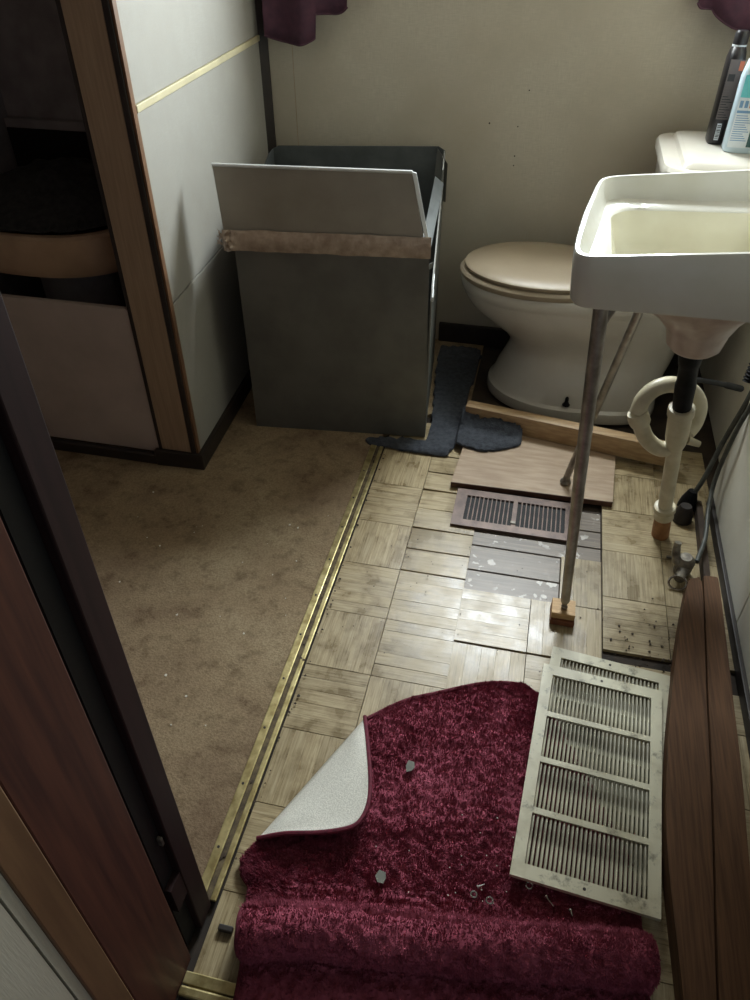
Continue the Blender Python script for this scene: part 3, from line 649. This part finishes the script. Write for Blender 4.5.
bm = bmesh.new(); tube(bm, [(.470, 1.66, .002), (.470, 1.66, .025), (.470, 1.661, .05)], [.026, .025, .015], 12); obj('wall_stub', bm, 'dark', t, smooth=True)
t = thing('supply_hose', 'thin grey supply hose running down to the old valve on the floor', 'hose', (.5, 1.52, .02))
bm = bmesh.new(); tube(bm, catmull([(.57, 1.74, .46), (.552, 1.71, .36), (.535, 1.70, .27), (.528, 1.70, .13), (.518, 1.64, .075), (.505, 1.54, .052), (.478, 1.452, .045)], 8), .006, 10); obj('tube', bm, 'hose', t, smooth=True)
t = thing('black_coil', 'black ribbed corrugated tube end beside the far sink wall', 'tube', (.57, 1.82, .37))
bm = bmesh.new(); pts = []; rs = []
for k in range(28): pts.append((.553+.0012*k*.4, 1.80+.001*k, .36+.0042*k)); rs.append(.012 if k % 2 else .0165)
tube(bm, pts, rs, 12); obj('ribbed_tube', bm, 'blackpipe', t)
# old valve
t = thing('shutoff_valve', 'oxidised metal shutoff valve with a chrome ring on the parquet', 'valve', (.45, 1.43, 0))
bm = bmesh.new(); tube(bm, [(.452, 1.455, .003), (.452, 1.453, .02), (.451, 1.45, .045), (.45, 1.448, .06)], [.020, .022, .024, .014], 14); obj('body', bm, 'oldmetal', t, smooth=True)
bm = bmesh.new(); tube(bm, catmull([(.446, 1.44, .035), (.43, 1.445, .045), (.424, 1.455, .07), (.4235, 1.46, .092)], 5), [.010]*12+[.0085]*4, 12); obj('lever', bm, 'oldmetal', t, smooth=True)
bm = bmesh.new(); tube(bm, [(.45, 1.44, .03), (.438, 1.405, .022)], [.016, .013], 12); obj('spout', bm, 'oldmetal', t, smooth=True)
bm = bmesh.new(); tube(bm, [(.436+.021*math.cos(a), 1.398+.010*math.sin(a), .016+.014*math.sin(a)) for a in [2*PI*k/24 for k in range(24)]]+[(.457, 1.398, .016)], .003, 8); obj('ring', bm, 'steel', t, smooth=True, label='chrome ring')
bm = bmesh.new(); tube(bm, [(.42, 1.50, .004), (.45, 1.50, .006), (.475, 1.49, .006)], .004, 8); obj('pin', bm, 'oldmetal', t, smooth=True)

# ------------------------------------------------------------------ floor register
RX0, RX1, RY0, RY1 = -.137, .192, 1.502, 1.657
t = thing('floor_register', 'brown metal floor register with two rows of slots by the plywood', 'floor vent', (.0275, 1.58, 0))
bm = bmesh.new(); ix0, ix1, iy0, iy1 = RX0+.030, RX1-.030, RY0+.026, RY1-.026
for a in ((RX0, RX1, RY0, iy0), (RX0, RX1, iy1, RY1), (RX0, ix0, iy0, iy1), (ix1, RX1, iy0, iy1), ((ix0+ix1)/2-.006, (ix0+ix1)/2+.006, iy0, iy1)): box(bm, a[0], a[1], a[2], a[3], .001, .0075)
obj('frame', bm, 'register', t)
obj('damper', B(ix0, ix1, iy0, iy1, .0012, .0022), 'black', t)
smesh = None
for g in range(2):
    gx0 = ix0 if g == 0 else (ix0+ix1)/2+.006; gw = (ix1-ix0)/2-.006
    for k in range(1, 11):
        x = gx0+gw*k/11
        if smesh is None:
            o = obj('slat', B(-.0017, .0017, iy0-1.5795, iy1-1.5795, -.003, .0, .0005), 'register', t, local=True); smesh = o.data
        else: o = bpy.data.objects.new('slat', smesh); COL.objects.link(o); o.parent = t
        o.location = (x-.0275, -.0005, .007)
bm = bmesh.new(); box(bm, .0195, .0335, 1.535, 1.545, .0076, .011, .001); obj('damper_lever', bm, 'oldmetal', t)

# ------------------------------------------------------------------ return-air grilles
GSL = {}
def grille(label, loc, rot, Wd, Ld, cols, fresh=True):
    t = thing('air_grille', label, 'vent grille', loc, rot, None)
    bm = bmesh.new(); hx, hy = Wd/2, Ld/2; m_ = .022; rows = 4; bar = .012
    ox0, ox1, oy0, oy1 = -hx+m_, hx-m_, -hy+.026, hy-.026
    rl = (oy1-oy0-bar*(rows-1))/rows
    for a in ((-hx, hx, -hy, oy0), (-hx, hx, oy1, hy), (-hx, ox0, oy0, oy1), (ox1, hx, oy0, oy1)): box(bm, a[0], a[1], a[2], a[3], 0, .003)
    for k in range(rows-1):
        y = oy0+rl*(k+1)+bar*k; box(bm, ox0, ox1, y, y+bar, 0, .003)
    # turned-down rim
    for a in ((-hx, -hx+.0015, -hy, hy), (hx-.0015, hx, -hy, hy), (-hx, hx, -hy, -hy+.0015), (-hx, hx, hy-.0015, hy)): box(bm, a[0], a[1], a[2], a[3], -.005, 0)
    obj('frame', bm, 'grille', t, local=True)
    pitch = (ox1-ox0)/cols
    key = round(rl, 4)
    if key not in GSL:
        b2 = bmesh.new(); n = 8; P = []
        for i in range(9):
            y = -rl/2+rl*i/8; e = 1-.0*abs(i-4)/4
            lift = 0 if 0 < i < 8 else -.003
            P.append([(-pitch*.40, y, -.0040), (-pitch*.34, y, .0+lift), (-pitch*.15, y, .0024+lift), (pitch*.15, y, .0028+lift), (pitch*.22, y, .0010+lift)])
        grid(b2, P); me = bpy.data.meshes.new('slat'); b2.to_mesh(me); b2.free(); me.materials.append(M['grilleslat'])
        me.polygons.foreach_set('use_smooth', [True]*len(me.polygons)); GSL[key] = me
    for r in range(rows):
        yc = oy0+rl*(r+.5)+bar*r
        for c in range(cols):
            o = bpy.data.objects.new('slat', GSL[key]); COL.objects.link(o); o.parent = t; o.location = (ox0+pitch*(c+.5), yc, -.0005)
            md = None
    for (x, y) in ((0, hy-.012), (0, -hy+.012)):
        b3 = bmesh.new(); tube(b3, [(x, y, .003), (x, y, .0038)], .0028, 10); obj('screw_hole', b3, 'dark', t, local=True)
    return t
ga = math.radians(-4.3)
gb = grille('cream louvred vent grille lying beneath the larger-looking one, only its far edge showing', (.249, .892, .0075), (0, 0, math.radians(-6.3)), .252, .470, 26)
gb['label'] = 'cream vent grille underneath, only its far end and right edge showing'
tilt = math.asin(.020/.47)
gt = grille('dirty cream louvred vent grille lying on top, overlapping the burgundy rug', (.236, .829, .0305), (-tilt, 0, ga), .247, .478, 26)

# ------------------------------------------------------------------ burgundy rug
Tc = catmull([(-.216, .868, 0), (-.15, .926, 0), (-.08, .964, 0), (0, 1.004, 0), (.06, 1.02, 0), (.10, 1.018, 0), (.128, .995, 0)], 10)
Lc = catmull([(-.216, .868, 0), (-.285, .715, 0), (-.345, .585, 0), (-.366, .54, 0), (-.358, .515, 0), (-.338, .498, 0)], 10)
Rc = catmull([(.128, .995, 0), (.19, .9, 0), (.27, .75, 0), (.312, .66, 0), (.318, .60, 0)], 10)
Bc = catmull([(-.338, .498, 0), (-.15, .535, 0), (.05, .56, 0), (.2, .585, 0), (.318, .60, 0)], 10)
def along(c, t_):
    x = min(max(t_, 0), 1)*(len(c)-1); i = min(int(x), len(c)-2); return c[i].lerp(c[i+1], x-i)
prf = catmull([(0, .0, 0), (.025, .002, 0), (.045, .02, 0), (.06, .058, 0), (.078, .083, 0), (.100, .090, 0), (.118, .078, 0), (.122, .050, 0), (.116, .020, 0), (.126, .002, 0), (.19, .005, 0), (.40, .006, 0)], 8)
dv = Vector((.16, -.987, 0))
def rugp(u, v):
    if v <= 1:
        p = (1-v)*along(Tc, u)+v*along(Bc, u)+(1-u)*along(Lc, v)+u*along(Rc, v)-((1-u)*(1-v)*Tc[0]+u*(1-v)*Tc[-1]+(1-u)*v*Bc[0]+u*v*Bc[-1])
        z = .004+.004*(1+mnoise.noise(Vector((p.x*9, p.y*9, 1))))*min(1, 8*v)
        return Vector((p.x, p.y, z))
    q = along(prf, v-1); b_ = along(Bc, u)
    wob = 1+.25*mnoise.noise(Vector((u*3.2, 5, .3)))
    p = b_+dv*q.x*(1+.10*mnoise.noise(Vector((u*4, 9, 2)))); return Vector((p.x+.012*(1-2*u)*min(1, q.x/.1), p.y, .008+q.y*wob))
rug = thing('shag_rug', 'burgundy shag rug with a folded corner and a rolled near end', 'rug', (-.02, .6, 0))
def clump(p):
    c = mnoise.noise(p*78)+.55*mnoise.noise(p*165+Vector((5, 2, 1)))+.5*mnoise.noise(p*28)
    return .006+.0062*c
def rugn(u, v, e=.006):
    a = rugp(min(u+e, 1), v)-rugp(max(u-e, 0), v); b_ = rugp(u, v+e)-rugp(u, max(v-e, 0)); n = b_.cross(a)
    n = n.normalized() if n.length > 1e-9 else Vector((0, 0, 1))
    if n.z < -.3 if v < 1.3 else n.dot(Vector((.16, -.987, 1.2 if v < 1.45 or v > 1.75 else 0))) < 0: n = -n
    return n
def rugs(u, v):
    p = rugp(u, v); edge = min(1, (u*40+.3) if v > .42 else u*11, (1-u)*40, v*20+.05); return p+rugn(u, v)*max(.001, clump(p))*edge
nu, nv1, nv2 = 210, 160, 120
rows = [k/nv1 for k in range(nv1+1)]+[1+k/nv2 for k in range(1, nv2+1)]
bm = bmesh.new(); grid(bm, [[rugs(i/nu, v) for v in rows] for i in range(nu+1)]); bo = obj('base_fabric', bm, 'rug', rug, smooth=True)
# pile: tens of thousands of tapering tufts in one mesh
def tufts(npts, sampler, hmul=1.0):
    verts = np.zeros((npts*4, 3), np.float32); faces = []
    for k in range(npts):
        p, nrm = sampler()
        n1 = mnoise.noise(p*55); n2 = mnoise.noise(p*55+Vector((9, 4, 2))); n3 = mnoise.noise(p*26+Vector((3, 1, 7)))
        h = (.0042+.002*n3+random.uniform(-.001, .0015))*hmul
        tip = p+nrm*max(h, .002)+Vector((n1, n2, 0))*.0035+Vector((random.uniform(-1, 1), random.uniform(-1, 1), 0))*.0018
        a0 = random.uniform(0, 6.28); wd = random.uniform(.0009, .0016)
        tx = nrm.cross(Vector((math.cos(a0), math.sin(a0), .2))).normalized(); ty = nrm.cross(tx)
        for q in range(3):
            an = 2.094*q; verts[k*4+q] = p+(tx*math.cos(an)+ty*math.sin(an))*wd
        verts[k*4+3] = tip
    b0 = np.arange(npts)[:, None]*4
    f = np.concatenate([b0+np.array([[0, 1, 3]]), b0+np.array([[1, 2, 3]]), b0+np.array([[2, 0, 3]])], 0)
    me = bpy.data.meshes.new('pile'); me.from_pydata(verts.tolist(), [], f.tolist()); me.update(); me.materials.append(M['rug'])
    o = bpy.data.objects.new('pile', me); COL.objects.link(o); par(o, rug); o['kind'] = 'stuff'; return o
def samp():
    u = random.uniform(.012, .99); v = random.random()*1.62
    if v > .999: v = 1+(v-1)/.62
    if v < .42: u = .03+.96*u
    else: u = max(0, (u-.012)*1.02)
    p = rugp(u, v); n = rugn(u, v); return p+n*max(.0, clump(p)-.001)*min(1, (u*40+.3) if v > .42 else u*11, (1-u)*40+.1), n
def samp3():
    u = random.uniform(0, .09); v = random.uniform(.44, 1.3); p = rugs(u, v); return p+Vector((random.uniform(-.003, .001), 0, -.001)), (rugn(u, v)+Vector((-.35, 0, .1))).normalized()
tufts(120000, samp)
tufts(5000, samp3, 1.5)
# folded corner: pale backing outside, hem around it
flap = [(-.221, .866, .016), (-.197, .791, .035), (-.177, .724, .047), (-.167, .673, .053), (-.171, .636, .055), (-.188, .614, .055), (-.237, .595, .053), (-.299, .583, .045), (-.349, .572, .026)]
fc = catmull(flap, 6)
cre = [Vector((-.221, .866, .006)).lerp(Vector((-.353, .575, .006)), k/(len(fc)-1)) for k in range(len(fc))]
bm = bmesh.new(); P = []
for k in range(len(fc)):
    row = []
    for j in range(15):
        s_ = j/14; p = cre[k].lerp(fc[k], s_); w_ = (fc[k]-cre[k]).length
        p.z = cre[k].z+(fc[k].z-cre[k].z)*s_+min(.02, w_*.25)*math.sin(PI*min(1, s_*1.0))*(1-s_)
        row.append(p)
    P.append(row)
grid(bm, P); fo = obj('folded_corner', bm, 'rugback', rug, smooth=True, label='pale woven backing of the folded rug corner')
sol = fo.modifiers.new('solid', 'SOLIDIFY'); sol.thickness = .003; sol.offset = 0
bm = bmesh.new(); grid(bm, [[p-Vector((0, 0, .0035+.003*min(1, j/3))) for j, p in enumerate(r)][1:] for r in P]); obj('flap_underside', bm, 'rug', rug, smooth=True)
def samp2():
    i = random.randrange(len(P)-1); j = random.randrange(3, 14); p = P[i][j].lerp(P[i+1][j+1 if j < 14 else j], random.random())
    return p-Vector((0, 0, .007)), Vector((0, 0, -1))
tufts(3500, samp2, .8)
bm = bmesh.new(); tube(bm, [p+Vector((0, 0, -.001)) for p in fc], .0042, 8); obj('hem', bm, 'hem', rug, smooth=True)
bm = bmesh.new(); tube(bm, [Vector((p.x, p.y, .006)) for p in Tc]+[Vector((p.x, p.y, .006)) for p in Rc[1:]], .0045, 8); obj('hem', bm, 'hem', rug, smooth=True)
bm = bmesh.new(); tube(bm, [rugp(0, .80+.02*k) for k in range(11)]+[rugp(0, 1+.02*k) for k in range(1, 50)], .0045, 8); obj('hem', bm, 'hem', rug, smooth=True)

# ------------------------------------------------------------------ reddish boards along the right wall
def board(name, label, left, right, z0, z1, group=None):
    L_ = [tuple(p[:2]) for p in catmull([(x, y, 0) for x, y in left], 6)]; R_ = [tuple(p[:2]) for p in catmull([(x, y, 0) for x, y in right], 6)]
    bm = bmesh.new(); prism(bm, L_+R_[::-1], z0, z1, .004)
    return tag(obj(name, bm, 'redwood', smooth=True), label, 'board', group)
board('timber_board', 'reddish bowed board lying beside the vent grilles', [(.372, .25), (.366, .47), (.358, .70), (.370, .88), (.387, 1.02), (.416, 1.2), (.447, 1.36), (.457, 1.388)], [(.402, .25), (.414, .48), (.434, .716), (.447, .88), (.457, 1.034), (.470, 1.2), (.482, 1.37), (.474, 1.396)], .0015, .048)
board('timber_board', 'reddish board lying against the right wall behind the other board', [(.404, .25), (.4165, .48), (.4365, .716), (.4495, .88), (.4595, 1.034), (.4725, 1.2), (.4845, 1.37), (.488, 1.40)], [(.465, .25), (.478, .48), (.492, .728), (.502, .88), (.508, 1.045), (.514, 1.2), (.519, 1.37), (.517, 1.402)], .0015, .054)
board('wall_strip', 'narrow dark strip lying along the foot of the right wall', [(.497, 1.41), (.500, 1.55), (.506, 1.72)], [(.511, 1.41), (.515, 1.55), (.521, 1.72)], .0015, .03)
bpy.data.objects['wall_strip'].data.materials[0] = M['chip']; bpy.data.objects['wall_strip']['category'] = 'strip'

# ------------------------------------------------------------------ alcove: rounded tub rim with dark cloth on it, shelf
t = thing('alcove_tub', 'beige rounded tub rim inside the dark alcove', 'tub', (-1.35, 1.9, 0))
bm = bmesh.new()
def tubring(off, z, n=64):
    return [(-1.315+(.285+off)*math.copysign(abs(math.cos(2*PI*k/n))**.8, math.cos(2*PI*k/n)), 1.87+(.248+off)*math.copysign(abs(math.sin(2*PI*k/n))**.8, math.sin(2*PI*k/n)), z) for k in range(n)]
loft(bm, [tubring(-.16, .50), tubring(-.02, .53), tubring(-.006, .555), tubring(0, .60), tubring(.002, .635), tubring(-.004, .642), tubring(-.022, .642), tubring(-.03, .63), tubring(-.08, .56)], cap1=True)
obj('shell', bm, 'tub', t, smooth=True)
bm = bmesh.new(); loft(bm, [tubring(-.17, .004), tubring(-.17, .5)]); obj('base', bm, 'alcove', t)
bm = bmesh.new(); P = []
for i in range(40):
    row = []
    for j in range(30):
        a, b_ = i/39*2-1, j/29*2-1; rr = max(abs(a), abs(b_)); r0 = math.hypot(a, b_) or 1; x = a*rr/r0; y = b_*rr/r0
        q = 1-rr**2
        row.append((-1.315+x*.265, 1.885+y*.235, .644+.10*q+.02*q*mnoise.noise(Vector((x*5, y*5, 3)))+.008*mnoise.noise(Vector((x*22, y*22, 1)))))
    P.append(row)
grid(bm, P); cl = tag(obj('dark_cloth_heap', bm, 'cloth', smooth=True), 'dark fuzzy cloth heaped on the tub rim in the alcove', 'cloth')
bm = bmesh.new()
for k in range(220):
    a = random.uniform(PI, 2*PI); p = Vector((-1.315+.25*math.cos(a), 1.885+.225*math.sin(a), .648)); d = Vector((random.uniform(-1, 1), random.uniform(-1, .3), random.uniform(-.1, .9)))*.022
    s_ = Vector((.0014, 0, 0)); bm.faces.new([bm.verts.new(p-s_), bm.verts.new(p+s_), bm.verts.new(p+d)])
o = obj('fringe', bm, 'cloth', cl); o['kind'] = 'stuff'
sh = thing('alcove_shelf', 'dark shelf board at the back of the alcove', 'shelf', (-1.3, 2.1, 0))
obj('board', B(-1.615, -1.02, 2.13, 2.155, .76, .785, .002), 'alcove', sh); obj('skirt', B(-1.615, -1.02, 2.13, 2.155, .004, .7595, .002), 'black', sh)

# ------------------------------------------------------------------ curtains
def curtain(label, x0, x1, hemf, y=2.455, amp=.012, waves=5):
    bm = bmesh.new(); P = []
    n = 70
    for i in range(n+1):
        x = x0+(x1-x0)*i/n; row = []
        for j in range(31):
            s_ = j/30; z = 1.99+(hemf(x)-1.99)*s_
            row.append((x+.006*math.sin(s_*9+x*40), y+amp*(.5+.5*s_)*math.sin((x-x0)/(x1-x0)*waves*2*PI)+.005*math.sin(s_*7+x*30), z))
        P.append(row)
    grid(bm, P); t = thing('window_curtain', label, 'curtain', ((x0+x1)/2, y, 1.99), group=None)
    o = obj('panel', bm, 'curtain', t, smooth=True); sl = o.modifiers.new('solid', 'SOLIDIFY'); sl.thickness = .002
    bm = bmesh.new(); tube(bm, [r[-1] for r in P], .003, 6); obj('hem', bm, 'curtain', t, smooth=True); return t
def hemL(x):
    if x < -.728: u = (x+.805)/.078; return .950+.020*abs(u)**2.5
    u = (x+.685)/.045; return 1.028+.02*max(0, u)**2
def hemR(x):
    if x < .352: u = (x-.325)/.027; return 1.066+.016*abs(u)**2.5 if x < .325 else 1.066
    return 1.066-.036*min(1, (x-.352)/.05)**.7-.03*min(1, max(0, (x-.40)/.1))
curtain('burgundy ruffled curtain hanging left of the window above the metal box', -.886, -.640, hemL, waves=1.6, amp=.02)
curtain('burgundy ruffled curtain hanging right of the window above the toilet tank', .300, .585, hemR, waves=2, amp=.018)
t = thing('curtain_rod', 'curtain rod above the window holding both burgundy curtains', 'curtain rod', (-.15, 2.455, 1.995))
bm = bmesh.new(); tube(bm, [(-.91, 2.455, 1.997), (.59, 2.455, 1.997)], .008, 10); obj('rod', bm, 'steel', t, smooth=True)
for x in (-.9, .58):
    obj('bracket', B(x-.008, x+.008, 2.455, YB, 1.985, 2.0), 'steel', t)

# ------------------------------------------------------------------ small loose things
def flakeobj(label, x, y, z, s, mat='flake', cat='flake', name='paint_flake'):
    bm = bmesh.new(); n = 6; pts = [(x+s*random.uniform(.7, 1.2)*math.cos(2*PI*k/n)*.8, y+s*random.uniform(.7, 1.2)*math.sin(2*PI*k/n)) for k in range(n)]
    prism(bm, pts, z, z+.0015); return tag(obj(name, bm, mat), label, cat)
flakeobj('grey flake of paint on the rug near the folded corner', -.108, .770, .024, .013)
flakeobj('grey flake of paint on the rug near the rolled end', -.118, .553, .029, .014)
def ringo(name, label, x, y, z, r):
    bm = bmesh.new(); pts = [(x+r*math.cos(2*PI*k/16), y+r*math.sin(2*PI*k/16), z) for k in range(17)]; tube(bm, pts, .0014, 6, cap=False); return tag(obj(name, bm, 'steel', smooth=True), label, 'washer')
ringo('washer', 'steel washer on the rug just below the top grille', .130, .596, .027, .0055)
ringo('washer', 'steel washer on the rug, rightmost of the little hardware cluster', .067, .556, .029, .0055)
ringo('washer', 'steel washer on the rug, leftmost of the little hardware cluster', .040, .560, .029, .005)
def screwo(label, a, b_):
    t = thing('loose_screw', label, 'screw', a); a, b_ = Vector(a), Vector(b_)
    bm = bmesh.new(); tube(bm, [a, b_], [.0018, .0008], 8); obj('shank', bm, 'steel', t, smooth=True)
    bm = bmesh.new(); tube(bm, [a, a-(b_-a).normalized()*.0022], .0034, 10); obj('head', bm, 'steel', t, smooth=True)
screwo('small steel screw on the rug below the grille corner', (.160, .583, .027), (.172, .570, .029))
screwo('small steel screw in the hardware cluster on the rug', (.046, .574, .029), (.056, .580, .030))
screwo('small steel screw near the rug edge below the grille', (.200, .570, .027), (.203, .562, .028))
tag(obj('metal_clip', B(-.366, -.341, .420, .430, .001, .011, .002), 'dark'), 'small dark clip under the left rug edge', 'clip')
def crumbs(name, label, mat, pts):
    bm = bmesh.new()
    for (x, y, z, s) in pts:
        k = 5; prism(bm, [(x+s*random.uniform(.5, 1.2)*math.cos(2*PI*i/k), y+s*random.uniform(.5, 1.2)*math.sin(2*PI*i/k)) for i in range(k)], z, z+s*random.uniform(.3, .7))
    o = tag(obj(name, bm, mat), label, 'debris'); o['kind'] = 'stuff'
crumbs('white_crumbs', 'white crumbs scattered on the brown carpet', 'crumb', [(random.uniform(-1.0, -.45), random.uniform(.65, 1.55), .0035, random.uniform(.001, .0035)) for _ in range(34)])
crumbs('wood_debris', 'dark wood chips and grit scattered on the parquet', 'chip', [(random.gauss(.35, .06), random.gauss(1.16, .07), .0015, random.uniform(.001, .004)) for _ in range(80)]+[(random.uniform(-.38, .25), random.uniform(1.0, 1.5), .0015+(.004 if True else 0), random.uniform(.0006, .0022)) for _ in range(60)])
crumbs('brass_grit', 'dark grit lying along the brass edging strip', 'chip', [(random.uniform(-.407, -.372), random.uniform(.5, 1.8), .004, random.uniform(.001, .004)) for _ in range(90)])
crumbs('rug_grit', 'pale grit scattered over the burgundy rug', 'crumb', [(random.gauss(.03, .08), random.gauss(.6, .06), .026, random.uniform(.0006, .0018)) for _ in range(30)])
